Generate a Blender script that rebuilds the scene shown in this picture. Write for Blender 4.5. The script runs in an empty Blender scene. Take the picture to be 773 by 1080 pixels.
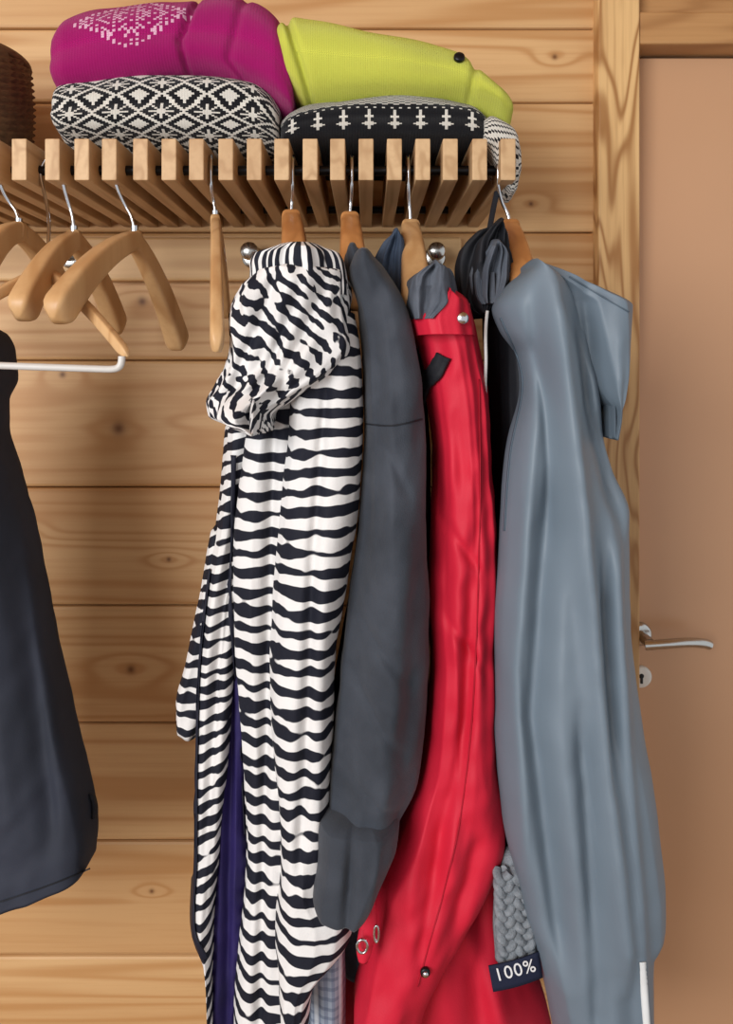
import bpy, math, random
from mathutils import Vector, noise, Matrix
from mathutils.bvhtree import BVHTree
random.seed(3)
F=850.0; D=1.12; CZ=1.45; CX=386.5; HV=390.0
CAM=Vector((0,-D,CZ))
def P(u,v,y):
    d=D+y
    return Vector(((u-CX)*d/F, y, CZ+(HV-v)*d/F))
def lin(c):
    r=[]
    for x in c:
        x=x/255.0
        r.append(x/12.92 if x<=0.04045 else ((x+0.055)/1.055)**2.4)
    return (r[0],r[1],r[2],1.0)
COL=bpy.context.scene.collection
# ------------------------------------------------------------ node helper
class NB:
    def __init__(s,name):
        s.mat=bpy.data.materials.new(name); s.mat.use_nodes=True
        s.nt=s.mat.node_tree; s.nt.nodes.clear()
        s.out=s.nt.nodes.new('ShaderNodeOutputMaterial')
        s.b=s.nt.nodes.new('ShaderNodeBsdfPrincipled')
        s.nt.links.new(s.b.outputs[0],s.out.inputs[0])
    def put(s,sock,val):
        if isinstance(val,bpy.types.NodeSocket): s.nt.links.new(val,sock)
        else: sock.default_value=val
    def node(s,t,ins=None,**props):
        n=s.nt.nodes.new(t)
        for k,v in props.items(): setattr(n,k,v)
        for k,v in (ins or {}).items(): s.put(n.inputs[k],v)
        return n
    def m(s,op,a,b=0.0,c=0.0,clamp=False):
        n=s.nt.nodes.new('ShaderNodeMath'); n.operation=op; n.use_clamp=clamp
        s.put(n.inputs[0],a); s.put(n.inputs[1],b)
        if op=='MULTIPLY_ADD': s.put(n.inputs[2],c)
        return n.outputs[0]
    def mix(s,f,a,b,bt='MIX'):
        n=s.nt.nodes.new('ShaderNodeMix'); n.data_type='RGBA'; n.blend_type=bt
        s.put(n.inputs[0],f); s.put(n.inputs[6],a); s.put(n.inputs[7],b)
        return n.outputs[2]
    def noise(s,vec,scale,detail=2.0,rough=0.5,dist=0.0):
        n=s.node('ShaderNodeTexNoise',{'Vector':vec,'Scale':scale,'Detail':detail,'Roughness':rough,'Distortion':dist})
        return n.outputs['Fac']
    def xyz(s,x,y,z):
        n=s.nt.nodes.new('ShaderNodeCombineXYZ')
        s.put(n.inputs[0],x); s.put(n.inputs[1],y); s.put(n.inputs[2],z)
        return n.outputs[0]
    def sep(s,v):
        n=s.nt.nodes.new('ShaderNodeSeparateXYZ'); s.put(n.inputs[0],v); return n.outputs
    def ramp(s,f,lo,hi,a=0.0,b=1.0):
        n=s.node('ShaderNodeMapRange',{'Value':f,'From Min':lo,'From Max':hi,'To Min':a,'To Max':b}); return n.outputs[0]
    def bump(s,h,strength=0.3,dist=0.002):
        n=s.node('ShaderNodeBump',{'Height':h,'Strength':strength,'Distance':dist})
        s.nt.links.new(n.outputs[0],s.b.inputs['Normal'])
    def fin(s,color,rough=0.6,metal=0.0,spec=0.5):
        s.put(s.b.inputs['Base Color'],color); s.put(s.b.inputs['Roughness'],rough)
        s.put(s.b.inputs['Metallic'],metal); s.put(s.b.inputs['Specular IOR Level'],spec)
        return s.mat
def wood(name,light,mid,dark,axis='X',across=9.0,along=0.9,rings=34,knots=(),rough=0.5,use_bid=False,strength=1.0):
    s=NB(name); o=s.node('ShaderNodeTexCoord').outputs['Object']; x,y,z=s.sep(o)
    if axis=='X': a,b,c=x,z,y
    elif axis=='Z': a,b,c=z,x,y
    else: a,b,c=y,x,z
    bid=0.0
    if use_bid:
        bid=s.node('ShaderNodeAttribute',attribute_name='bid').outputs['Fac']
        off=s.m('MULTIPLY',bid,37.0)
    else: off=0.0
    v=s.xyz(s.m('ADD',s.m('MULTIPLY',a,along),off),s.m('MULTIPLY',b,across),s.m('ADD',s.m('MULTIPLY',c,across*.5),off))
    n=s.noise(v,1.0,2.0,0.45,0.25)
    kd=0.0
    for (kx,kz,kr) in knots:
        dx=s.m('MULTIPLY',s.m('SUBTRACT',x,kx),0.45); dz=s.m('SUBTRACT',z,kz)
        d2=s.m('ADD',s.m('MULTIPLY',dx,dx),s.m('MULTIPLY',dz,dz))
        g=s.m('EXPONENT',s.m('MULTIPLY',d2,-1.0/(kr*1.9)**2))
        n=s.m('ADD',n,s.m('MULTIPLY',g,0.14))
        dx2=s.m('SUBTRACT',x,kx)
        e2=s.m('ADD',s.m('MULTIPLY',dx2,dx2),s.m('MULTIPLY',dz,dz))
        g2=s.m('EXPONENT',s.m('MULTIPLY',e2,-1.0/(kr*0.55)**2))
        kd=s.m('ADD',kd,g2)
    r=s.m('SINE',s.m('MULTIPLY',n,float(rings)*2))
    r=s.m('POWER',s.ramp(r,-1,1),2.6)
    fv=s.xyz(s.m('MULTIPLY',a,4.0),s.m('MULTIPLY',b,150.0),s.m('MULTIPLY',c,150.0))
    fib=s.noise(fv,1.0,3.0,0.6)
    big=s.noise(v,0.6,1.0)
    col=s.mix(s.m('MULTIPLY',r,0.7*strength,clamp=True),lin(light),lin(mid))
    col=s.mix(s.ramp(big,0.35,0.75,0.0,0.5*strength),col,lin(mid))
    col=s.mix(s.ramp(fib,0.45,0.8,0.0,0.4*strength),col,lin(mid))
    if use_bid:
        col=s.mix(s.ramp(bid,0,1,0.0,0.42),col,lin(dark))
    if knots: col=s.mix(s.m('MULTIPLY',kd,0.85,clamp=True),col,lin((92,50,24)))
    s.bump(fib,0.12,0.001)
    return s.fin(col,rough,0,0.35)
def fabric(name,c1,c2=None,rough=0.8,cloud=12.0,bump=0.15,spec=0.25,fine=900.0,sheen=0.0,coat=0.0):
    s=NB(name); o=s.node('ShaderNodeTexCoord').outputs['Object']
    f=s.noise(o,cloud,4.0,0.6)
    col=s.mix(s.ramp(f,0.35,0.65),lin(c1),lin(c2 or c1))
    h=s.m('ADD',s.noise(o,fine,1.0),s.m('MULTIPLY',s.noise(o,60.0,3.0),2.0))
    s.bump(h,bump,0.0012)
    m=s.fin(col,rough,0,spec)
    s.b.inputs['Sheen Weight'].default_value=sheen
    s.b.inputs['Coat Weight'].default_value=coat
    s.b.inputs['Coat Roughness'].default_value=0.35
    return m
def simple(name,c,rough=0.4,metal=0.0):
    s=NB(name); o=s.node('ShaderNodeTexCoord').outputs['Object']
    f=s.noise(o,40.0,2.0)
    c=lin(c); c2=tuple(x*0.88 for x in c[:3])+(1,)
    return s.fin(s.mix(f,c2,c),rough,metal)
def zebra(name,K=66.0,slope=0.0,amp=1.5,rot=0.0,su=9.0,sv=9.0,thr=0.15,nu=30.0,nv=52.0,na=5.0):
    s=NB(name); uv=s.node('ShaderNodeUVMap').outputs[0]; u,v,_=s.sep(uv)
    cr,sr=math.cos(rot),math.sin(rot)
    u2=s.m('ADD',s.m('MULTIPLY',u,cr),s.m('MULTIPLY',v,sr)); v2=s.m('SUBTRACT',s.m('MULTIPLY',v,cr),s.m('MULTIPLY',u,sr))
    w=s.xyz(s.m('MULTIPLY',u2,su),s.m('MULTIPLY',v2,sv),0.0)
    n=s.noise(w,1.0,1.0,0.4)
    w2=s.xyz(s.m('MULTIPLY',u2,nu),s.m('MULTIPLY',v2,nv),3.0)
    n2=s.noise(w2,1.0,1.5)
    ph=s.m('ADD',s.m('ADD',s.m('MULTIPLY',v2,K),s.m('MULTIPLY',n,amp*2)),s.m('MULTIPLY',u2,slope))
    sn=s.m('SINE',s.m('MULTIPLY',ph,6.2832))
    t=s.m('ADD',s.m('MULTIPLY',s.m('SUBTRACT',n2,0.5),na),thr)
    k=s.ramp(s.m('SUBTRACT',sn,t),-0.10,0.10)
    o=s.node('ShaderNodeTexCoord').outputs['Object']
    s.bump(s.m('ADD',s.noise(o,900.0,1.0),s.m('MULTIPLY',s.noise(o,70.0,3.0),3.0)),0.25,0.0012)
    return s.fin(s.mix(k,lin((22,24,36)),lin((224,222,220))),0.75,0,0.25)
def plaid(name):
    s=NB(name); uv=s.node('ShaderNodeUVMap').outputs[0]; u,v,_=s.sep(uv)
    a=s.ramp(s.m('SINE',s.m('MULTIPLY',u,900.0)),-0.2,0.2); b=s.ramp(s.m('SINE',s.m('MULTIPLY',v,700.0)),0.2,0.6)
    c=s.ramp(s.m('SINE',s.m('MULTIPLY',u,230.0)),0.6,0.9)
    col=s.mix(s.m('MULTIPLY',a,0.5),lin((150,160,174)),lin((88,100,124)))
    col=s.mix(s.m('MULTIPLY',b,0.45),col,lin((70,82,108)))
    col=s.mix(s.m('MULTIPLY',c,0.6),col,lin((205,208,212)))
    return s.fin(col,0.9,0,0.2)
def knit(name,base=None,attr=False):
    s=NB(name); uv=s.node('ShaderNodeUVMap').outputs[0]; u,v,_=s.sep(uv)
    if attr: col=s.node('ShaderNodeVertexColor',layer_name='Col').outputs[0]
    else: col=lin(base)
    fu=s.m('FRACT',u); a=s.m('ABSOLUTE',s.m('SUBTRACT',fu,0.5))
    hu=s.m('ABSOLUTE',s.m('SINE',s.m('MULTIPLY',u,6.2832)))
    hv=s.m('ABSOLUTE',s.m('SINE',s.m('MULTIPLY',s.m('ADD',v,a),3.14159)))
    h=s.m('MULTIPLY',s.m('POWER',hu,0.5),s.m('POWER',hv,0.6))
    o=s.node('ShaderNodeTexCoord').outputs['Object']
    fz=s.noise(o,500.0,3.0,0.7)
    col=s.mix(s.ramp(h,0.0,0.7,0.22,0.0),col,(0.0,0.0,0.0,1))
    s.bump(s.m('ADD',h,s.m('MULTIPLY',fz,0.5)),0.6,0.0015)
    m=s.fin(col,0.95,0,0.1); s.b.inputs['Sheen Weight'].default_value=0.12
    return m
# ------------------------------------------------------------ mesh helpers
def newobj(name,verts,faces,mat=None,smooth=True):
    me=bpy.data.meshes.new(name); me.from_pydata([tuple(v) for v in verts],[],faces); me.update()
    if smooth: me.polygons.foreach_set('use_smooth',[True]*len(me.polygons))
    ob=bpy.data.objects.new(name,me); COL.objects.link(ob)
    if mat: me.materials.append(mat)
    return ob
def group(name,objs,loc=None):
    e=bpy.data.objects.new(name,None); COL.objects.link(e); e.empty_display_size=0.05
    for o in objs: o.parent=e
    return e
def box(name,x0,x1,y0,y1,z0,z1,mat,bev=0.0):
    v=[(x,y,z) for x in (x0,x1) for y in (y0,y1) for z in (z0,z1)]
    f=[(0,1,3,2),(4,6,7,5),(0,4,5,1),(2,3,7,6),(0,2,6,4),(1,5,7,3)]
    o=newobj(name,v,f,mat,False)
    if bev>0:
        b=o.modifiers.new('b','BEVEL'); b.width=bev; b.segments=3
    return o
def cr(vals,t):
    n=len(vals)-1; x=max(0,min(n-1e-6,t*n)); i=int(x); f=x-i
    p0=vals[max(0,i-1)];p1=vals[i];p2=vals[i+1];p3=vals[min(n,i+2)]
    out=[]
    for a,b,c,d in zip(p0,p1,p2,p3):
        m1=(c-a)*.5; m2=(d-b)*.5
        out.append((2*f**3-3*f**2+1)*b+(f**3-2*f**2+f)*m1+(-2*f**3+3*f**2)*c+(f**3-f**2)*m2)
    return out
def resample_by_v(rows,m):
    res=[]; v0=rows[0][0]; v1=rows[-1][0]; n=len(rows)-1
    for k in range(m):
        v=v0+(v1-v0)*k/(m-1); i=0
        while i<n-1 and rows[i+1][0]<v: i+=1
        f=(v-rows[i][0])/(rows[i+1][0]-rows[i][0])
        f=min(f,1)
        p1=rows[i];p2=rows[i+1];p0=rows[i-1] if i>0 else None;p3=rows[i+2] if i+2<=n else None
        h=p2[0]-p1[0]; r=[]
        for q in range(len(p1)):
            s12=(p2[q]-p1[q])/h
            s01=(p1[q]-p0[q])/(p1[0]-p0[0]) if p0 else s12
            s23=(p3[q]-p2[q])/(p3[0]-p2[0]) if p3 else s12
            m1=0 if s01*s12<=0 else 2*s01*s12/(s01+s12)
            m2=0 if s12*s23<=0 else 2*s12*s23/(s12+s23)
            r.append((2*f**3-3*f**2+1)*p1[q]+(f**3-2*f**2+f)*h*m1+(-2*f**3+3*f**2)*p2[q]+(f**3-f**2)*h*m2)
        r[0]=v; res.append(r)
    return res
BV={}
def mesh_grid(name,G,mat,uvs=None,colfn=None,caps=True,closed=True):
    m=len(G); n=len(G[0]); verts=[p for r in G for p in r]; faces=[]; fi=[]
    for i in range(m-1):
        for j in range(n if closed else n-1):
            j2=(j+1)%n
            faces.append((i*n+j,i*n+j2,(i+1)*n+j2,(i+1)*n+j)); fi.append((i,j))
    if caps and closed:
        for row,flip in ((0,True),(m-1,False)):
            c=sum((G[row][j] for j in range(n)),Vector())/n
            verts.append(c); ci=len(verts)-1
            for j in range(n):
                j2=(j+1)%n
                f=(row*n+j,row*n+j2,ci) if not flip else (row*n+j2,row*n+j,ci)
                faces.append(f); fi.append((row,j))
    ob=newobj(name,verts,faces,mat); me=ob.data
    U,V=uvs if uvs else ([j/n for j in range(n+1)],[i/m for i in range(m)])
    ud=[];cdat=[]
    for p,(i,j) in zip(me.polygons,fi):
        for li,(a,b) in zip(p.loop_indices,((0,0),(0,1),(1,1),(1,0))):
            ud+= [float(U[j+b]),float(V[min(i+a,m-1)])]
            if colfn: cdat+=list(colfn(i,j))
    L=me.uv_layers.new(name='UVMap'); L.data.foreach_set('uv',ud)
    if colfn:
        cl=me.color_attributes.new('Col','FLOAT_COLOR','CORNER'); cl.data.foreach_set('color',cdat)
    BV[name]=BVHTree.FromPolygons([tuple(v) for v in verts],faces)
    return ob
def garment(name,rows,mat,yc=-0.3,b=0.08,fold=0.006,R=0.9,drift=1.3,seed=0.0,creases=(),n=150,m=170,pw=0.9,fine=0.0007,slant=0.0,topfade=0.08,round_top=True,ridge=0.6):
    """cloth tube: rows = (v, left, right [,y_centre, half_depth]) measured on the garment"""
    rr=[]
    for r in rows:
        r=list(r)
        while len(r)<5: r.append([0,0,0,yc,b][len(r)])
        rr.append(r)
    S=resample_by_v(rr,m); G=[]
    for i,(v,xl,xr,y0,bb) in enumerate(S):
        t=i/(m-1); yf=y0-bb*0.5; d=D+yf; tv=v/800.0
        tl,tr=xl-CX,xr-CX; L_,R_=tl,tr
        for it in range(4):
            cx=(L_+R_)/2*d/F; a=(R_-L_)/2*d/F; pr=[]
            for q in range(0,48):
                th=2*math.pi*q/48; c,s=math.cos(th),math.sin(th)
                sc=(abs(c)**pw)*(1 if c>0 else -1); ss=(abs(s)**pw)*(1 if s>0 else -1)
                pr.append((cx+a*sc)*F/(D+y0+bb*ss))
            L_+=tl-min(pr); R_+=tr-max(pr)
            if R_-L_<4: R_=(L_+R_)/2+2; L_=R_-4
        cx=(L_+R_)/2*d/F; a=(R_-L_)/2*d/F
        am=min(1,t/topfade) if topfade>0 else 1.0
        row=[]
        z0=CZ+(HV-v)*d/F
        for j in range(n):
            th=2*math.pi*j/n; c,s=math.cos(th),math.sin(th)
            sc=(abs(c)**pw)*(1 if c>0 else -1); ss=(abs(s)**pw)*(1 if s>0 else -1)
            nz=noise.noise(Vector((c*R+seed,s*R+seed*1.7,tv*drift+seed)))
            nz2=noise.noise(Vector((c*R*1.9+seed,s*R*1.9,tv*drift*1.3+9+seed)))
            f1=fold*am*(nz*1.8+(0.35-abs(nz2))*ridge*2)
            X=(cx+a*sc)
            w=noise.noise(Vector((X*26+z0*6+seed,s*1.5,z0*17+seed)))+0.5*noise.noise(Vector((X*60-z0*14,s*2+seed,z0*42)))
            f1+=fine*w*3
            x=cx+a*sc+f1*c*0.5; y=y0+bb*ss+f1*s*1.7
            z=z0-slant*t*t*sc*d/F
            if s<0.15 and creases:
                u=CX+(cx+a*sc)*F/d
                for pts,wd,amp in creases:
                    if pts[0][0]-30<=v<=pts[-1][0]+30:
                        k=0
                        while k<len(pts)-2 and pts[k+1][0]<v: k+=1
                        q=(v-pts[k][0])/(pts[k+1][0]-pts[k][0]); q=max(0,min(1,q))
                        uc=pts[k][1]+(pts[k+1][1]-pts[k][1])*q
                        e=max(0,min(1,(v-pts[0][0]+30)/60,(pts[-1][0]+30-v)/60))
                        y+=amp*e*math.exp(-((u-uc)/wd)**2)
            row.append(Vector((x,y,z)))
        G.append(row)
    if round_top:
        top=G[0]; c=sum(top,Vector())/n; ex=[]
        for sc,dz in ((0.35,0.006),(0.75,0.004)):
            ex.append([c+(p-c)*sc+Vector((0,0,dz)) for p in top])
        G=ex+G
    bot=G[-1]; c=sum(bot,Vector())/n
    G.append([c+(p-c)*0.90+Vector((0,0,0.003)) for p in bot]); G.append([c+(p-c)*0.85+Vector((0,0,0.03)) for p in bot])
    mm=len(G)
    per=sum((G[mm//2][j]-G[mm//2][(j+1)%n]).length for j in range(n))
    U=[per*j/n for j in range(n+1)]; V=[0]
    for i in range(1,mm):
        V.append(V[-1]+abs((sum(G[i],Vector())/n-sum(G[i-1],Vector())/n).length))
    return mesh_grid(name,G,mat,(U,V))
def surf(u,v,names,off=0.0015,yd=-0.3):
    dr=(P(u,v,0)-CAM).normalized(); best=None
    for nme in names:
        h=BV[nme].ray_cast(CAM,dr)
        if h[0] is not None and (best is None or h[3]<best[3]): best=h
    if best is None: return P(u,v,yd)
    nr=best[1]
    if nr.dot(dr)>0: nr=-nr
    return best[0]+nr*off
def ribbon(name,pts,w,names,mat,off=0.002,N=60,th=0.001,yd=-0.3):
    G=[]
    for i in range(N):
        c=cr(pts,i/(N-1)); c2=cr(pts,min(1,i/(N-1)+0.01)); c1=cr(pts,max(0,i/(N-1)-0.01))
        tx,ty=c2[0]-c1[0],c2[1]-c1[1]; l=math.hypot(tx,ty) or 1; nx,ny=-ty/l,tx/l
        G.append([surf(c[0]+nx*w*k,c[1]+ny*w*k,names,off,yd) for k in (-.5,-.17,.17,.5)])
    o=mesh_grid(name,G,mat,closed=False,caps=False)
    s=o.modifiers.new('s','SOLIDIFY'); s.thickness=th; s.offset=0
    return o
def tube(name,pts,r,mat,cyc=False,res=8):
    cu=bpy.data.curves.new(name,'CURVE'); cu.dimensions='3D'; cu.bevel_depth=r; cu.bevel_resolution=4; cu.resolution_u=res; cu.use_fill_caps=True
    sp=cu.splines.new('NURBS'); sp.points.add(len(pts)-1); sp.order_u=min(4,len(pts)); sp.use_endpoint_u=not cyc; sp.use_cyclic_u=cyc
    for q,p in zip(sp.points,pts): q.co=(p[0],p[1],p[2],1)
    cu.materials.append(mat)
    tmp=bpy.data.objects.new(name,cu); COL.objects.link(tmp)
    bpy.context.view_layer.update()
    me=bpy.data.meshes.new_from_object(tmp.evaluated_get(bpy.context.evaluated_depsgraph_get()))
    bpy.data.objects.remove(tmp); me.name=name
    me.polygons.foreach_set('use_smooth',[True]*len(me.polygons))
    ob=bpy.data.objects.new(name,me); COL.objects.link(ob)
    return ob
def disc(name,c,r,th,mat,nrm=(0,-1,0),seg=40,dome=0.4):
    nv=Vector(nrm).normalized(); q=Vector((0,0,1)).rotation_difference(nv)
    prof=[(r,0),(r,th*0.5),(r*0.93,th*0.85),(r*0.75,th),(r*0.4,th*(1+dome*.4)),(0.001,th*(1+dome*.5))]
    G=[[Vector(c)+q@Vector((pr*math.cos(2*math.pi*j/seg),pr*math.sin(2*math.pi*j/seg),h)) for j in range(seg)] for pr,h in prof]
    return mesh_grid(name,G,mat)
# ------------------------------------------------------------ materials
knots=[]
for (u,v,r) in [(125,452,0.016),(138,706,0.011),(66,395,0.008),(178,590,0.006),(30,560,0.007),(585,60,0.007),(150,318,0.011),(20,830,0.008),(160,940,0.006),(560,215,0.006)]:
    p=P(u,v,0); knots.append((p.x,p.z,r))
M_wall=wood('pine_wall',(226,186,134),(186,134,80),(158,104,54),'X',11.0,0.6,30,knots,0.5,True)
M_cas=wood('pine_casing',(224,184,128),(160,112,64),(160,110,60),'Z',14.0,2.2,44,(),0.45,strength=1.35)
M_head=wood('pine_header',(192,146,96),(156,110,66),(140,90,50),'X',13.0,1.2,30,(),0.45)
M_slat=wood('oak_slat',(206,172,130),(172,134,94),(160,118,78),'Y',30.0,2.0,18,(),0.5)
M_hang=wood('beech_hanger',(206,166,118),(180,134,86),(160,110,62),'Z',22.0,2.5,14,(),0.4)
M_hangd=wood('alder_hanger',(196,138,84),(164,106,58),(140,90,50),'Z',22.0,2.5,14,(),0.35)
M_rail=wood('rail_wood',(214,174,124),(182,138,90),(150,100,60),'X',12.0,1.0,20)
M_floor=wood('floor_boards',(160,125,90),(125,92,62),(115,85,55),'Y',7.0,0.7,24,(),0.4)
M_rod=simple('black_steel',(30,30,33),0.35,0.6)
M_chr=simple('chrome',(205,205,208),0.16,1.0)
M_satin=simple('satin_nickel',(198,197,193),0.25,1.0)
M_plate=simple('enamel_plate',(225,222,214),0.3,0.0)
M_black=simple('black_hole',(12,12,12),0.7)
M_whitebar=simple('white_plastic',(208,205,200),0.4)
s=NB('door_paint'); o=s.node('ShaderNodeTexCoord').outputs['Object']
f=s.noise(o,5.0,3.0); M_door=s.fin(s.mix(f,lin((192,148,112)),lin((200,155,118))),0.34,0,0.45)
M_zeb=zebra('zebra_cloth',55.0,0.0,0.5,thr=-0.05)
M_zeb2=zebra('zebra_cloth_slope',62.0,10.0,0.7,0.0,9,7,0.05)
M_zebh=zebra('zebra_cloth_hood',80.0,0.0,1.5,0.55,14,14,-0.1,60,80,7.0)
M_zebv=zebra('zebra_cloth_collar',95.0,0.0,1.0,1.5,12,12,0.1,30,60,4.5)
M_slate=fabric('waxed_slate',(38,43,51),(66,71,80),0.75,7.0,0.35,0.25,sheen=0.12)
M_navy=fabric('navy_shell',(38,42,52),(46,50,62),0.75,8.0,0.12,0.3)
M_dark=fabric('black_shell',(24,25,30),(34,36,42),0.7,20.0,0.2,0.3)
M_greyl=fabric('grey_lining',(74,80,90),(94,100,110),0.85,30.0,0.3,0.2)
M_fleece=fabric('slate_fleece',(54,66,84),(70,82,100),0.9,30.0,0.4,0.2)
M_red=fabric('red_shell',(194,24,50),(205,32,57),0.62,7.0,0.14,0.3)
M_redd=fabric('red_seam',(160,16,38),(170,20,42),0.7)
M_rain=fabric('raincoat_rubber',(102,116,128),(112,126,138),0.52,4.0,0.04,0.4)
M_raind=fabric('raincoat_seam',(78,92,104),(84,98,110),0.5)
M_purp=fabric('purple_lining',(38,31,78),(45,36,90),0.6,20.0,0.2)
M_zip=fabric('zip_tape',(22,24,38),(30,32,46),0.6)
M_refl=simple('reflective_tape',(225,228,228),0.35)
M_wool=fabric('grey_wool',(112,118,124),(142,148,154),0.95,120.0,0.8,0.1)
M_label=fabric('navy_label',(26,32,52),(30,36,58),0.8)
M_text=simple('label_thread',(232,232,232),0.7)
M_knit=knit('fairisle_knit',attr=True)
M_jean=plaid('plaid_cotton')
M_cord=simple('white_cord',(215,215,212),0.7)
s=NB('wicker'); o=s.node('ShaderNodeTexCoord').outputs['Object']; f=s.noise(o,90.0,3.0)
M_wick=s.fin(s.mix(f,lin((64,42,24)),lin((134,100,64))),0.6)
# ------------------------------------------------------------ room
def boards():
    seams=[-420,-290,-160,-25,30,108,245,380,514,639,763,887,1008,1135,1265,1400,1500]
    seams=[CZ+(HV-v)*D/F for v in seams]; seams[-1]=0.0
    prof_faces=[];V=[];bid=[]
    tone=[.3,.5,.4,.6,.35,.2,.55,.75,.85,.9,.35,.7,.15,.05,.3,.4]
    x0,x1=-2.4,P(640,0,0).x
    for k in range(len(seams)-1):
        zt,zb=seams[k],seams[k+1]
        pr=[(0.012,zt),(0.004,zt-0.0008),(0.0012,zt-0.002),(0.0,zt-0.005),(0.0,zb+0.005),(0.0012,zb+0.002),(0.004,zb+0.0008),(0.012,zb)]
        rb=tone[k]+0.013*k
        base=len(V)
        for x in (x0,x1):
            for (y,z) in pr: V.append((x,y,z)); bid.append(rb)
        for i in range(7): prof_faces.append((base+i,base+i+1,base+8+i+1,base+8+i))
    b=len(V)
    for (x,y,z) in [(x0,0.012,0),(x1,0.012,0),(x1,0.012,seams[0]),(x0,0.012,seams[0]),(x0,0.10,0),(x1,0.10,0),(x1,0.10,seams[0]),(x0,0.10,seams[0])]:
        V.append((x,y,z)); bid.append(0.5)
    prof_faces+= [(b+4,b+5,b+6,b+7),(b,b+4,b+7,b+3),(b+1,b+2,b+6,b+5),(b,b+1,b+5,b+4),(b+3,b+7,b+6,b+2),(b,b+3,b+2,b+1)]
    o=newobj('wall_back',V,prof_faces,M_wall,False)
    at=o.data.attributes.new('bid','FLOAT','POINT'); at.data.foreach_set('value',bid)
    return o,seams[0]
wall,ZT=boards()
box('floor',-2.4,1.6,-3.4,0.1,-0.05,0.0,M_floor)
box('ceiling',-2.4,1.6,-3.4,0.1,ZT,ZT+0.05,M_head)
xa=P(631,0,-0.025).x; xb=P(675,0,-0.025).x
post=box('trim_1',xa,xb,-0.025,0.10,0,ZT,M_cas,0.003)
zh0=CZ+(HV-46)*1.10/F; zh1=CZ+(HV-12)*1.10/F
box('trim_2',xb,1.6,-0.02,0.10,zh0,zh1,M_head,0.003)
box('wall_back_upper',xb,1.6,0.0,0.10,zh1,ZT,M_head)
door=box('panel',xb+0.003,1.30,0.02,0.06,0.01,zh0-0.004,M_door,0.002)
box('trim_3',1.303,1.6,-0.02,0.10,0,zh0,M_cas,0.003)
h=[]
c=P(674,668,0.02); 
h.append(disc('rosette',c,0.0165,0.008,M_satin))
kc=P(675,713,0.02); h.append(disc('key_rosette',kc,0.0155,0.006,M_plate,dome=0.0))
h.append(disc('keyhole_top',kc+Vector((0,-0.0055,0.002)),0.0035,0.0012,M_black,dome=0))
h.append(box('keyhole_slot',kc.x-0.0016,kc.x+0.0016,kc.y-0.0075,kc.y-0.0055,kc.z-0.008,kc.z+0.002,M_black))
h.append(tube('neck',[c,c+Vector((0,-0.02,0)),c+Vector((0,-0.045,0))],0.0075,M_satin))
e=c+Vector((-0.004,-0.047,0))
h.append(tube('lever',[e+Vector((-0.004,0,-0.001)),e+Vector((0.012,-0.003,0.001)),e+Vector((0.035,-0.003,0.003)),e+Vector((0.06,0,0.0035)),e+Vector((0.08,0.002,0.001)),e+Vector((0.085,0.004,-0.002))],0.0066,M_satin))
group('door_1',[door]+h)
# ------------------------------------------------------------ slatted shelf
YF=-0.28; ztop=P(0,146,YF).z; zbot=P(0,190,YF).z
parts=[]
us=[-40,-10,20,55,86,115,148,178,207,238,268,297,327,356,386,416,446,475,506,536]
us=[-310,-280,-250,-220,-190,-160,-130,-100,-70]+us
for i,u in enumerate(us):
    x=P(u,0,YF).x
    parts.append(box('slat_%d'%i,x-0.0078,x+0.0078,YF,-0.002,zbot,ztop,M_slat,0.0012))
XL=P(us[0]-10,0,YF).x; XR=P(546,0,YF).x
YR=-0.245; zr=P(0,180,YR).z
parts.append(tube('front_rod',[Vector((XL,YR,zr)),Vector((XL*.3,YR,zr)),Vector((XR-0.004,YR,zr))],0.0055,M_rod))
parts.append(tube('rear_rod',[Vector((XL,-0.03,zr)),Vector((XL*.3,-0.03,zr)),Vector((XR-0.004,-0.03,zr))],0.0055,M_rod))
group('slatted_coat_shelf',parts)
rp=[box('board',-1.0,P(470,0,0).x+0.02,-0.018,-0.0005,P(0,296,-0.018).z,P(0,250,-0.018).z,M_rail,0.004)]
for i,u in enumerate((75,267,458)):
    pc=P(u,272,-0.018)
    rp.append(disc('peg_base_%d'%i,pc,0.015,0.006,M_satin))
    rp.append(tube('peg_stem_%d'%i,[pc,pc+Vector((0,-0.02,0)),pc+Vector((0,-0.035,0.004))],0.006,M_satin))
    rp.append(disc('peg_knob_%d'%i,pc+Vector((0,-0.033,0.004)),0.012,0.010,M_satin))
group('peg_rail',rp)
# ------------------------------------------------------------ hangers
def arm(name,p0,p1,mat,h0=0.018,h1=0.026,w0=0.014,w1=0.018,bow=0.02,flat=1.0,side=Vector((0,0,0))):
    G=[];N=40;n=28
    mid=(p0+p1)/2+Vector((0,0,bow))+side
    for i in range(N):
        t=i/(N-1)
        c=p0*(1-t)**2+mid*2*t*(1-t)+p1*t*t
        tg=((mid-p0)*(1-t)+(p1-mid)*t).normalized()
        sd=tg.cross(Vector((0,0,1)))
        sd=sd.normalized() if sd.length>1e-4 else Vector((1,0,0)); up=sd.cross(tg).normalized()
        hh=(h0+(h1-h0)*t)*(1 if t<0.92 else math.sqrt(max(0.02,1-((t-0.92)/0.08)**2))); ww=(w0+(w1-w0)*t)*(1 if t<0.92 else math.sqrt(max(0.05,1-((t-0.92)/0.08)**2)))
        r=[]
        for j in range(n):
            a=2*math.pi*j/n; cc,ss=math.cos(a),math.sin(a)
            r.append(c+sd*ww*0.5*abs(cc)**0.45*(1 if cc>0 else -1)+up*hh*0.5*abs(ss)**0.45*(1 if ss>0 else -1))
        G.append(r)
    return mesh_grid(name,G,mat)
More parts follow.
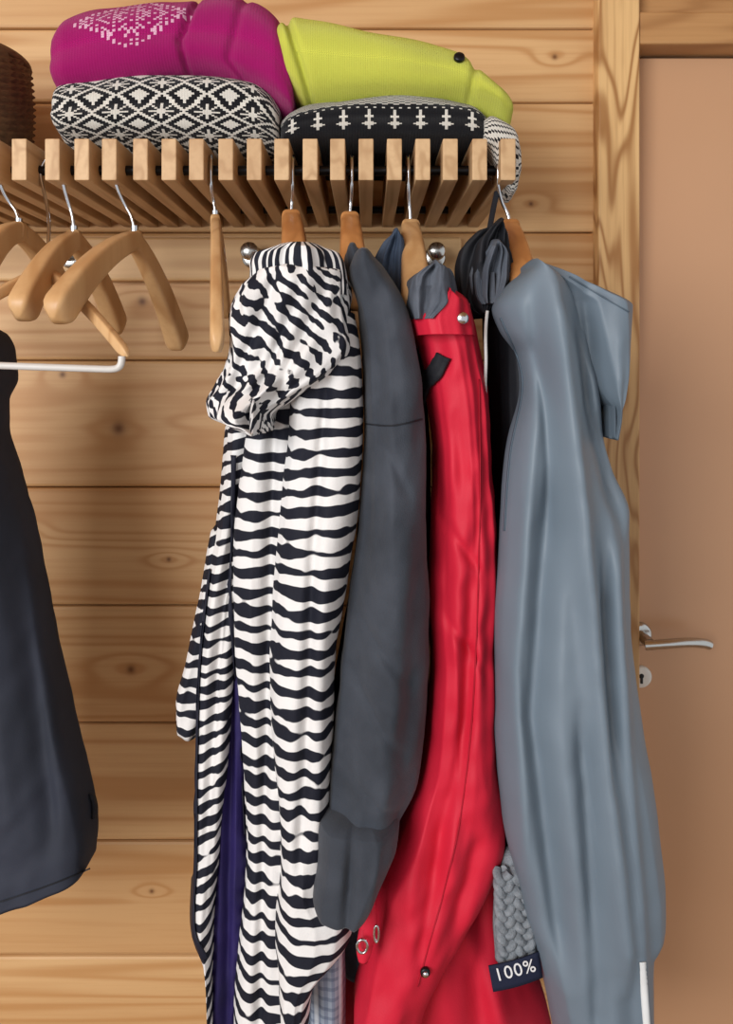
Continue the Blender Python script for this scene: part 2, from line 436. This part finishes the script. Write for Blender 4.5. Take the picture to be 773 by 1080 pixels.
def hanger(neck,t1,t2,hooku,mat,bow=0.02,bar=False,hk=(0.018,0.034,0.013,0.022),nm='wooden_hanger',knob=True,barmat=None):
    top=Vector((P(hooku,0,YR).x,YR,zr+0.0065)); 
    dx=(t1-t2); dx.z=0; dx.normalize()
    c=top
    pts=[neck+Vector((0,0,-0.004)),neck+Vector((0,0,0.02)), (neck+c)*0.5+Vector((0,0,-0.01)),c+dx*0.012+Vector((0,0,-0.028)),c+dx*0.017+Vector((0,0,-0.008)),c+dx*0.010+Vector((0,0,0.007)),c+Vector((0,0,0.010)),c-dx*0.012+Vector((0,0,0.006)),c-dx*0.016+Vector((0,0,-0.010)),c-dx*0.015+Vector((0,0,-0.018))]
    ps=[tube('hook',pts,0.0019,M_chr)]
    ps.append(arm('arm_1',neck-dx*0.006,t1,mat,hk[0],hk[1],hk[2],hk[3],bow))
    ps.append(arm('arm_2',neck+dx*0.006,t2,mat,hk[0],hk[1],hk[2],hk[3],bow))
    if knob: ps.append(tube('ferrule',[neck+Vector((0,0,0.002)),neck+Vector((0,0,0.008)),neck+Vector((0,0,0.014))],0.004,M_chr))
    if bar:
        a=t1+(t2-t1)*0.03; b=t2+(t1-t2)*0.03; dn=Vector((0,0,-0.012))
        ps.append(tube('trouser_bar',[a,a+dn,a+dn+(b-a)*0.04,(a+b)/2+dn,b+dn-(b-a)*0.04,b+dn,b],0.0032,barmat or M_whitebar))
    return group(nm,ps)
big=(0.020,0.032,0.014,0.024)
hanger(P(20,244,-0.25),P(-30,300,-0.33),P(75,330,-0.10),6,M_hang,0.03,False,big)
hanger(P(78,252,-0.25),P(20,334,-0.37),P(125,350,-0.12),72,M_hang,0.028,False,big)
hanger(P(142,252,-0.25),P(56,336,-0.40),P(190,368,-0.13),128,M_hang,0.028,False,big)
hanger(P(50,282,-0.30),P(-90,368,-0.42),P(135,376,-0.40),58,M_hang,0.012,True,(0.012,0.010,0.010,0.008))
hanger(P(227,236,-0.25),P(229,370,-0.42),P(238,334,-0.10),223,M_hang,0.03,False,(0.02,0.026,0.010,0.013))
hk2=(0.030,0.03,0.020,0.03)
for (u,v,hu,u2,mt) in [(307,236,309,312,M_hangd),(369,238,371,374,M_hangd),(433,246,430,440,M_hang),(538,246,523,556,M_hangd)]:
    hanger(P(u,v,-0.25),P(u2,v+85,-0.37),P(u-(u-386)*0.15,v+75,-0.10),hu,mt,0.022,False,hk2)
# ------------------------------------------------------------ left navy coat
a=garment('body',[(342,-120,-4),(352,-130,10),(370,-135,16),(400,-140,18),(425,-150,10),(450,-155,10),(500,-160,22),(570,-165,38),(690,-170,60),(800,-175,80),(900,-175,100),(930,-172,103),(968,-168,102)],M_navy,-0.27,0.05,0.004,0.9,1.2,2.0,slant=-46,pw=0.5,creases=[([(440,2),(560,14),(900,60)],9,0.012),([(500,-5),(900,20)],14,-0.008),([(400,-40),(900,-30)],18,-0.01)])
sd=ribbon('hem_seam',[(0,951),(50,934),(95,916)],1.2,['body'],M_dark,off=0.0006,yd=-0.31)
pk=ribbon('pocket_edge',[(95,838),(98,850),(98,864)],4,['body'],M_dark,off=0.002,th=0.003,yd=-0.28)
hanger(P(-60,300,-0.25),P(-40,345,-0.30),P(-60,350,-0.12),-62,M_hang,0.02,False,hk2)
group('navy_anorak',[a,pk,sd])
# ------------------------------------------------------------ zebra coat
zp=[]
zp.append(garment('back_panel',[(300,262,350),(440,242,370),(520,234,375),(640,217,360),(760,208,345),(900,206,340),(975,202,330),(1010,214,322),(1080,220,318),(1160,225,318)],M_zeb2,-0.19,0.12,0.006,seed=5.0))
zp.append(garment('rear_sleeve',[(560,222,250),(640,208,245),(700,196,235),(750,186,222),(772,186,212)],M_zeb2,-0.27,0.03,0.003,seed=3,m=60,n=80,slant=6,pw=0.7))
zp.append(garment('front_left_panel',[(420,242,290),(480,240,285),(520,235,276),(600,222,262),(640,217,254),(700,212,250),(800,208,244),(900,207,236),(975,204,230),(1010,215,230),(1080,220,230),(1160,222,230)],M_zeb2,-0.315,0.03,0.003,seed=7.7,creases=[([(450,262),(700,232),(900,220)],6,0.008)]))
zp.append(garment('purple_lining',[(600,240,262),(700,236,262),(800,232,264),(900,226,266),(1000,222,262),(1080,219,256),(1160,220,256)],M_purp,-0.30,0.03,0.003,seed=11.0,creases=[([(600,248),(1080,240)],5,0.008)]))
zp.append(garment('front_right_panel',[(400,270,345),(450,262,345),(520,252,340),(600,247,335),(700,250,330),(800,256,330),(900,260,335),(960,257,335),(1000,252,325),(1080,246,320),(1160,246,318)],M_zeb,-0.335,0.035,0.003,seed=14.0,creases=[([(420,290),(700,283),(1080,275)],6,0.010)]))
zp.append(garment('front_sleeve',[(330,305,374),(360,308,378),(440,306,382),(520,298,379),(600,291,368),(640,288,362),(700,286,352),(780,288,350),(860,294,346),(930,296,345),(955,293,362),(970,291,372),(990,290,371),(1010,290,360),(1030,292,340),(1050,294,330),(1080,296,327)],M_zeb,-0.365,0.038,0.003,seed=21.0,creases=[([(400,345),(600,330),(900,318)],6,0.009),([(600,345),(900,335)],6,-0.003)]))
zp.append(garment('hood',[(285,268,366),(300,255,370),(330,246,373),(360,249,376),(385,244,365),(405,234,340),(425,220,310),(440,222,292),(456,262,290)],M_zebh,-0.375,0.055,0.008,1.6,8.0,31.0,fine=0.0018,m=120,slant=0,creases=[([(300,345),(420,290)],7,0.014),([(300,320),(440,262)],6,0.012),([(300,290),(430,240)],6,0.010)]))
zp.append(garment('collar',[(262,285,348),(268,268,361),(280,263,366),(298,263,368),(312,268,368)],M_zebv,-0.367,0.055,0.005,2.6,6.0,41.0,m=60,fine=0.001))
zp.append(ribbon('zip_line',[(247,480),(244,560),(243,640),(248,720),(254,800),(258,880)],4,['front_left_panel','front_right_panel'],M_zip))
zp.append(ribbon('zip_edge',[(222,600),(211,700),(208,800),(207,900),(205,975),(216,1010)],4,['front_left_panel','back_panel'],M_zip,yd=-0.33))
group('zebra_print_coat',zp)
group('plaid_shirt',[garment('body',[(940,320,366),(1010,322,364),(1080,324,364),(1160,324,364)],M_jean,-0.335,0.02,0.003,seed=50,m=80)])
# ------------------------------------------------------------ waxed slate jacket
sp=[]
sp.append(garment('body',[(285,372,412),(330,380,430),(450,384,446),(600,375,448),(750,352,445),(900,340,440),(1000,350,430)],M_slate,-0.20,0.12,0.006,seed=61))
sp.append(garment('shoulder_and_sleeve',[(268,374,394),(285,368,408),(330,380,429),(380,384,438),(440,385,445),(560,380,448),(640,367,452),(740,356,450),(830,345,440),(885,340,417),(915,338,408)],M_slate,-0.36,0.055,0.005,0.8,1.2,64.0,creases=[([(450,405),(600,420),(860,400)],16,-0.006),([(300,395),(420,400)],8,0.005),([(560,440),(800,425)],8,0.005),([(450,398),(520,430)],6,0.004),([(640,375),(720,435)],6,0.004),([(700,365),(790,425)],6,0.004),([(800,360),(850,420)],5,0.004)],fine=0.0012))
sp.append(garment('cuff',[(864,339,416),(872,336,420),(890,335,419),(912,334,411),(935,331,401),(948,330,394),(953,331,391)],M_slate,-0.365,0.064,0.003,0.8,1.0,66.0,slant=4,pw=0.75,m=60,creases=[([(870,372),(950,366)],5,0.010),([(870,400),(950,388)],5,-0.004)],fine=0.0008,topfade=0))
sp.append(ribbon('shoulder_seam',[(386,447),(415,449),(445,442)],1.6,['shoulder_and_sleeve'],M_dark,off=0.0005))
sp.append(garment('collar',[(262,366,378),(275,364,392),(300,366,405),(320,372,408)],M_slate,-0.33,0.05,0.003,seed=68,m=50))
group('waxed_jacket',sp)
group('fleece_jacket',[garment('collar',[(246,412,422),(258,404,428),(275,396,430),(300,392,432),(345,400,436)],M_fleece,-0.27,0.05,0.005,1.5,2.0,70.0,m=60),
   garment('back',[(320,398,440),(500,410,455),(800,400,450),(950,400,440)],M_fleece,-0.15,0.06,0.006,seed=71)])
# ------------------------------------------------------------ red coat
r=[]
r.append(garment('body',[(320,440,492),(400,456,508),(550,455,521),(700,455,520),(800,450,520),(880,428,530),(940,405,530),(1000,382,542),(1080,357,575),(1160,350,590)],M_red,-0.24,0.10,0.008,seed=81.0,creases=[([(860,500),(1080,500)],14,0.014),([(900,470),(1080,535)],12,-0.010)]))
r.append(garment('sleeve',[(306,448,480),(315,432,492),(335,430,498),(370,440,504),(420,448,512),(500,456,517),(560,453,522),(640,451,523),(700,455,520),(800,449,520),(850,434,527),(890,420,529),(940,398,512),(1000,386,482),(1050,378,455),(1080,372,444),(1110,372,436)],M_red,-0.335,0.055,0.005,seed=84.0,creases=[([(380,470),(600,480),(900,470)],9,-0.006),([(520,500),(750,488),(1000,440)],8,0.010),([(700,465),(950,430)],8,-0.006),([(480,462),(640,470)],6,0.006),([(880,500),(960,480)],8,0.008),([(540,462),(600,505)],5,0.005),([(640,465),(700,508)],5,0.005)],fine=0.0012))
r.append(ribbon('sleeve_seam',[(505,400),(506,560),(498,760),(478,900),(440,1040)],1.2,['sleeve'],M_redd,off=0.0005))
r.append(garment('grey_collar_lining',[(280,450,462),(285,440,474),(296,428,480),(318,425,482),(338,432,458)],M_greyl,-0.35,0.058,0.006,2.0,8.0,86.0,m=60,creases=[([(285,458),(325,446)],4,0.008)]))
r.append(garment('collar_edge',[(308,464,474),(318,448,492),(338,431,498),(354,434,500)],M_red,-0.352,0.058,0.003,1.4,1.0,87.0,m=50))
r.append(ribbon('black_strap',[(470,375),(462,392),(450,405),(442,425)],16,['sleeve'],M_dark,off=0.004,th=0.003))
r.append(disc('neck_snap',surf(486,336,['collar_edge','sleeve']),0.0055,0.004,M_chr))
r.append(disc('hem_snap',surf(448,1023,['sleeve','body']),0.0045,0.003,M_rod)); r.append(disc('hem_snap_cap',surf(448,1023,['sleeve','body'],0.004),0.0028,0.002,M_chr))
r.append(garment('cuff_tab',[(955,384,396),(975,380,398),(1005,376,392),(1015,378,388)],M_red,-0.40,0.006,0.0,m=30,n=40,fine=0.0002))
cc=P(382,998,-0.412); r.append(tube('tab_ring',[cc+Vector((0.005*math.cos(a),0,0.0065*math.sin(a))) for a in [k*math.pi/4 for k in range(8)]],0.0012,M_chr,cyc=True))
cc=P(397,985,-0.412); r.append(tube('tab_ring_2',[cc+Vector((0.0022*math.cos(a),0,0.008*math.sin(a))) for a in [k*math.pi/4 for k in range(8)]],0.0010,M_chr,cyc=True))
group('red_anorak',r)
# ------------------------------------------------------------ cable knit scarf with label
w=[garment('backing',[(905,530,546),(930,522,556),(980,520,562),(1015,522,566)],M_wool,-0.36,0.012,0.0,m=40,n=60)]
for b_,(ub,w_) in enumerate([(531,7),(550,8)]):
    for k in range(3):
        pts=[]
        for i in range(40):
            v=918+i*2.5; ph=i*0.42+k*2.094
            pts.append(P(ub+w_*math.sin(ph)+(v-918)*0.04,v,-0.376)+Vector((0,0.004*math.sin(2*ph),0)))
        w.append(tube('cable_%d_%d'%(b_,k),pts,0.0042,M_wool))
L=[P(515,1018,-0.385),P(568,1003,-0.385),P(572,1030,-0.385),P(520,1045,-0.385)]
G=[[(L[0].lerp(L[1],j/12)).lerp(L[3].lerp(L[2],j/12),i/6)+Vector((0,-0.002*math.sin(j/12*3.14),0)) for j in range(13)] for i in range(7)]
lb=mesh_grid('label',G,M_label,closed=False,caps=False); md=lb.modifiers.new('s','SOLIDIFY'); md.thickness=0.0015; w.append(lb)
tc=bpy.data.curves.new('label_text','FONT'); tc.body='100%'; tc.size=0.0165; tc.extrude=0.0003; tc.align_x='CENTER'; tc.align_y='CENTER'; tc.space_character=1.1
tc.materials.append(M_text)
to=bpy.data.objects.new('label_text',tc); COL.objects.link(to); to.location=P(543,1024,-0.3885); to.rotation_euler=(math.pi/2,-math.radians(15),0)
w.append(to)
group('cable_knit_scarf',w)
# ------------------------------------------------------------ black hooded jacket behind raincoat
k=[]
k.append(garment('hood',[(236,516,530),(246,500,536),(262,486,541),(285,481,545),(308,481,540),(324,487,525),(333,497,512)],M_dark,-0.30,0.05,0.008,2.0,8.0,101.0,m=80,fine=0.0015))
k.append(garment('hood_lining',[(258,510,530),(270,500,537),(290,494,536),(310,497,528),(322,503,518)],M_greyl,-0.33,0.035,0.006,2.5,8.0,104.0,m=60))
k.append(garment('body',[(290,506,545),(350,510,552),(420,513,552),(500,516,548),(600,522,560),(800,525,600),(1000,540,620)],M_dark,-0.27,0.06,0.006,seed=107))
k.append(tube('hanging_loop',[P(524,203,-0.25),P(520,220,-0.26),P(516,244,-0.28)],0.003,M_dark))
k.append(tube('drawcord',[P(514,328,-0.365),P(511,350,-0.368),P(514,380,-0.366),P(511,405,-0.364),P(512,428,-0.36)],0.0016,M_cord))
group('black_hooded_jacket',k)
# ------------------------------------------------------------ grey raincoat
g=[]
g.append(garment('back',[(330,560,640),(450,560,632),(600,560,655),(800,570,668),(1000,590,680),(1160,590,680)],M_rain,-0.19,0.13,0.006,seed=121))
g.append(garment('body',[(280,548,566),(288,540,585),(303,528,600),(322,519,610),(345,526,616),(375,544,622),(410,547,630),(460,536,636),(500,530,646),(545,527,662),(600,525,662),(650,522,664),(760,522,676),(880,531,696),(960,549,703),(985,554,702),(1010,562,690),(1080,577,690),(1160,590,690)],M_rain,-0.375,0.06,0.004,0.8,1.2,124.0,fine=0.0005,
   creases=[([(300,572),(480,596),(650,615),(1000,650)],12,-0.018),([(330,604),(430,618),(545,650)],9,0.020),([(520,575),(750,560),(1000,590)],11,0.017),([(400,560),(700,540),(900,552)],8,-0.009),([(560,640),(800,655),(1080,672)],8,-0.010),([(600,630),(800,638)],7,0.010),([(750,605),(1080,625)],9,0.012),([(330,556),(420,572),(560,578)],7,0.010)]))
g.append(garment('hood',[(279,550,568),(286,553,592),(298,560,622),(310,572,648),(322,582,668),(345,590,667),(380,602,664),(410,614,659),(440,628,650),(462,632,639)],M_rain,-0.375,0.045,0.003,0.9,1.5,128.0,fine=0.0006,m=90,creases=[([(330,645),(430,642)],9,-0.008),([(310,612),(400,626)],7,0.010)]))
g.append(ribbon('hood_seam',[(600,292),(640,316),(663,329)],1.2,['hood','body'],M_raind,off=0.0005))
g.append(ribbon('front_seam',[(528,335),(551,400),(538,480),(532,560)],1.2,['body'],M_raind,off=0.0005))
g.append(ribbon('reflective_strip',[(677,1014),(679,1045),(682,1085),(684,1120)],6,['body'],M_refl,off=0.001))
group('grey_raincoat',g)
# ------------------------------------------------------------ folded sweaters
def folded(name,cols,fy,colfn,stitch=0.0032,bk=-0.04,fold=0.003,seed=0,nlay=0,zmin=None,crease=()):
    """cols=(u,top_v,bot_v) outline of the folded stack"""
    d=D+fy; x0=cols[0][0]; x1=cols[-1][0]
    m=max(12,int((x1-x0)*d/F/stitch)); S=resample_by_v([tuple(c) for c in cols],m); G=[]
    hmax=max((c[2]-c[1]) for c in cols)*d/F
    depth=(bk-fy); n=int((2*depth*0.9+2*hmax)/stitch); yc=(fy+bk)/2
    def sgp(v,e): return abs(v)**e*(1 if v>0 else -1)
    for i,(u,vt,vb) in enumerate(S):
        x=(u-CX)*d/F; zt=CZ+(HV-vt)*d/F; zb=CZ+(HV-vb)*d/F
        e=min(1,i/6.0,(m-1-i)/6.0); dd=depth/2*(0.86+0.14*math.sqrt(max(0,e)))
        if zmin is not None: zb=max(zb,zmin); zt=max(zt,zb+0.004)
        for it in range(3):
            cz=(zt+zb)/2; hz=(zt-zb)/2
            mn=min(HV-(cz+hz*sgp(math.sin(a),0.75)-CZ)*F/(D+yc+dd*sgp(math.cos(a),0.55)) for a in [math.pi*q/24 for q in range(25)])
            zt+=(mn-vt)*d/F*0.9
        cz=(zt+zb)/2; hz=(zt-zb)/2; row=[]
        for j in range(n):
            th=2*math.pi*j/n; c,s_=math.cos(th),math.sin(th)
            px=sgp(c,0.55); pz=sgp(s_,0.75)
            gr=0.0
            if nlay and c<0: gr=0.0045*abs(math.sin(pz*math.pi*nlay/2))-0.0045
            nn=noise.noise(Vector((x*14+seed,c*1.2,s_*1.5)))*fold*2
            y=yc+dd*px+(-gr if c<0 else 0)+nn*c
            z=cz+hz*pz+nn*s_
            for (pts,wd,amp) in crease:
                q=0
                vv=HV-(z-CZ)*F/d
                while q<len(pts)-2 and pts[q+1][0]<vv: q+=1
                f_=max(0,min(1,(vv-pts[q][0])/(pts[q+1][0]-pts[q][0]))); uc=pts[q][1]+(pts[q+1][1]-pts[q][1])*f_
                if c<0.3: 
                    g_=amp*math.exp(-((u-uc)/wd)**2); y+=g_; z-=g_*0.4*(1 if s_>0 else 0)
            if zmin is not None: z=max(z,zmin)
            row.append(Vector((x,y,z)))
        G.append(row)
    return mesh_grid(name,G,M_knit,([float(j) for j in range(n+1)],[float(i) for i in range(m)]),colfn=lambda i,j:colfn(i,j-n//2,m,n))
WH=lin((228,224,214)); BK=lin((26,26,30)); MG=lin((166,18,104)); PK=lin((232,182,206)); YL=lin((214,218,88)); GY=lin((150,152,158))
ZS=ztop+0.001
# k counts stitch rows down from the front middle (negative = towards the top)
def c_bw(i,k,m,n):
    P_=16; a=i%P_-8; b=(k+3)%P_-8; A,B=abs(a),abs(b)
    if A+B==8 or A+B==9: return WH
    if A==B and 0<A<=3: return WH
    if (A==0 or B==0) and A+B<=4 : return WH
    if A+B>=13 : return WH
    return BK
def c_bw2(i,k,m,n):
    P_=9; a=abs(i%P_-4)
    if k<-7: return WH if (i//2+k)%2==0 else BK
    if k==-5: return WH if i%3==0 else BK
    if -3<=k<=9 and a==0: return WH
    if k in (0,4,6) and a<=1: return WH
    if k==5 and a<=2: return WH
    return BK
def c_mg(i,k,m,n):
    if 8<i<52 and k<6:
        q=abs(i-30)+abs(k+10)*1.3
        if 19.6<q<22.2 and (i%2==0): return PK
        if q<19:
            if (i+k)%4==0 and (i-k)%4==0: return PK
            if int(q)%6==0 and (i+k)%2==0: return PK
            if (i%8==0) and (k%2==0): return PK
    return MG
s1=folded('knit_body',[(47,100,132),(52,92,142),(70,86,152),(100,82,152),(160,77,152),(220,80,152),(262,86,152),(282,98,152),(292,116,150)],-0.265,c_bw,0.0030,seed=1,nlay=2,zmin=ZS)
group('fairisle_sweater',[s1])
s2=folded('knit_body',[(294,130,150),(304,120,152),(325,110,152),(350,105,152),(400,102,152),(460,103,152),(498,108,152),(515,122,152),(521,136,150)],-0.262,c_bw2,0.0030,seed=4,nlay=1,zmin=ZS)
s2b=folded('sleeve_end',[(512,128,152),(520,122,168),(532,126,190),(543,132,206),(549,142,200),(551,155,185)],-0.268,lambda i,k,m,n: WH if (i+k)%3 else BK,0.0030,bk=-0.20,seed=7)
group('fairisle_sweater',[s2,s2b])
s3=folded('knit_body',[(45,46,80),(50,34,90),(62,20,94),(100,9,90),(150,4,80),(200,0,76),(235,-4,84),(265,2,98),(288,18,112),(300,50,118),(307,90,116)],-0.268,c_mg,0.0030,bk=-0.05,seed=12,nlay=1,crease=[([(-10,205),(40,188),(80,196)],3,0.010),([(-10,255),(60,240),(110,285)],4,0.005)])
group('magenta_sweater',[s3])
s4=folded('knit_body',[(287,34,52),(293,22,72),(305,17,92),(322,20,106),(380,31,104),(440,43,103),(485,56,104),(505,72,110),(525,88,118),(538,98,126),(544,108,122)],-0.268,lambda i,k,m,n:YL,0.0024,bk=-0.05,seed=17,nlay=0,crease=[([(10,300),(50,312),(110,330)],4,0.010),([(50,505),(110,495)],4,0.006)])
dr=(P(484,62,0)-CAM).normalized(); hp=BV['knit_body'].ray_cast(CAM,dr)[0] or P(484,62,-0.25)
br=disc('brooch',hp+Vector((0,-0.001,0)),0.006,0.004,M_rod,nrm=(0,-1,0.4))
group('chartreuse_sweater',[s4,br])
# ------------------------------------------------------------ wicker basket
G=[];zb=ZS;bc=P(-66,0,-0.16);n=120;mrows=34
H=P(0,46,-0.2).z-zb
for i in range(mrows):
    t=i/(mrows-1); rr=0.098+0.006*math.sin(t*3.14)-0.004*(1-t); row=[]
    for j in range(n):
        a=2*math.pi*j/n
        wv=0.0034*math.sin(j*math.pi/3)*(1 if i%2 else -1)
        row.append(Vector((bc.x+(rr+wv)*math.cos(a),-0.15+(rr+wv)*math.sin(a),zb+H*t)))
    G.append(row)
bs=mesh_grid('weave',G,M_wick,caps=False)
bt=newobj('base',[Vector((bc.x+0.095*math.cos(2*math.pi*j/40),-0.15+0.095*math.sin(2*math.pi*j/40),zb+0.002)) for j in range(40)],[tuple(range(40))],M_wick,False)
rim=tube('rim',[Vector((bc.x+0.098*math.cos(a),-0.15+0.098*math.sin(a),zb+H)) for a in [k*math.pi/8 for k in range(16)]],0.005,M_wick,cyc=True)
group('wicker_basket',[bs,bt,rim])
# ------------------------------------------------------------ light
def area(name,loc,tgt,sx,sy,p,col):
    l=bpy.data.lights.new(name,'AREA'); l.shape='RECTANGLE'; l.size=sx; l.size_y=sy; l.energy=p; l.color=col
    o=bpy.data.objects.new(name,l); COL.objects.link(o); o.location=loc
    o.rotation_euler=(Vector(tgt)-Vector(loc)).to_track_quat('-Z','Y').to_euler()
area('window_light',(-1.3,-2.5,1.75),(0,0,1.1),1.2,1.2,58,(0.98,0.99,1.0))
wd=bpy.data.worlds.new('World'); bpy.context.scene.world=wd; wd.use_nodes=True
bg=wd.node_tree.nodes['Background']; bg.inputs[0].default_value=(0.92,0.96,1.0,1); bg.inputs[1].default_value=0.8
bpy.context.scene.view_settings.view_transform='Standard'
# ------------------------------------------------------------ camera
cd=bpy.data.cameras.new('camera'); cam=bpy.data.objects.new('camera',cd); COL.objects.link(cam)
cam.location=CAM; cam.rotation_euler=(math.pi/2,0,0)
cd.sensor_fit='HORIZONTAL'; cd.sensor_width=36; cd.lens=F/773*36; cd.shift_y=-150/773; cd.clip_start=0.02
bpy.context.scene.camera=cam
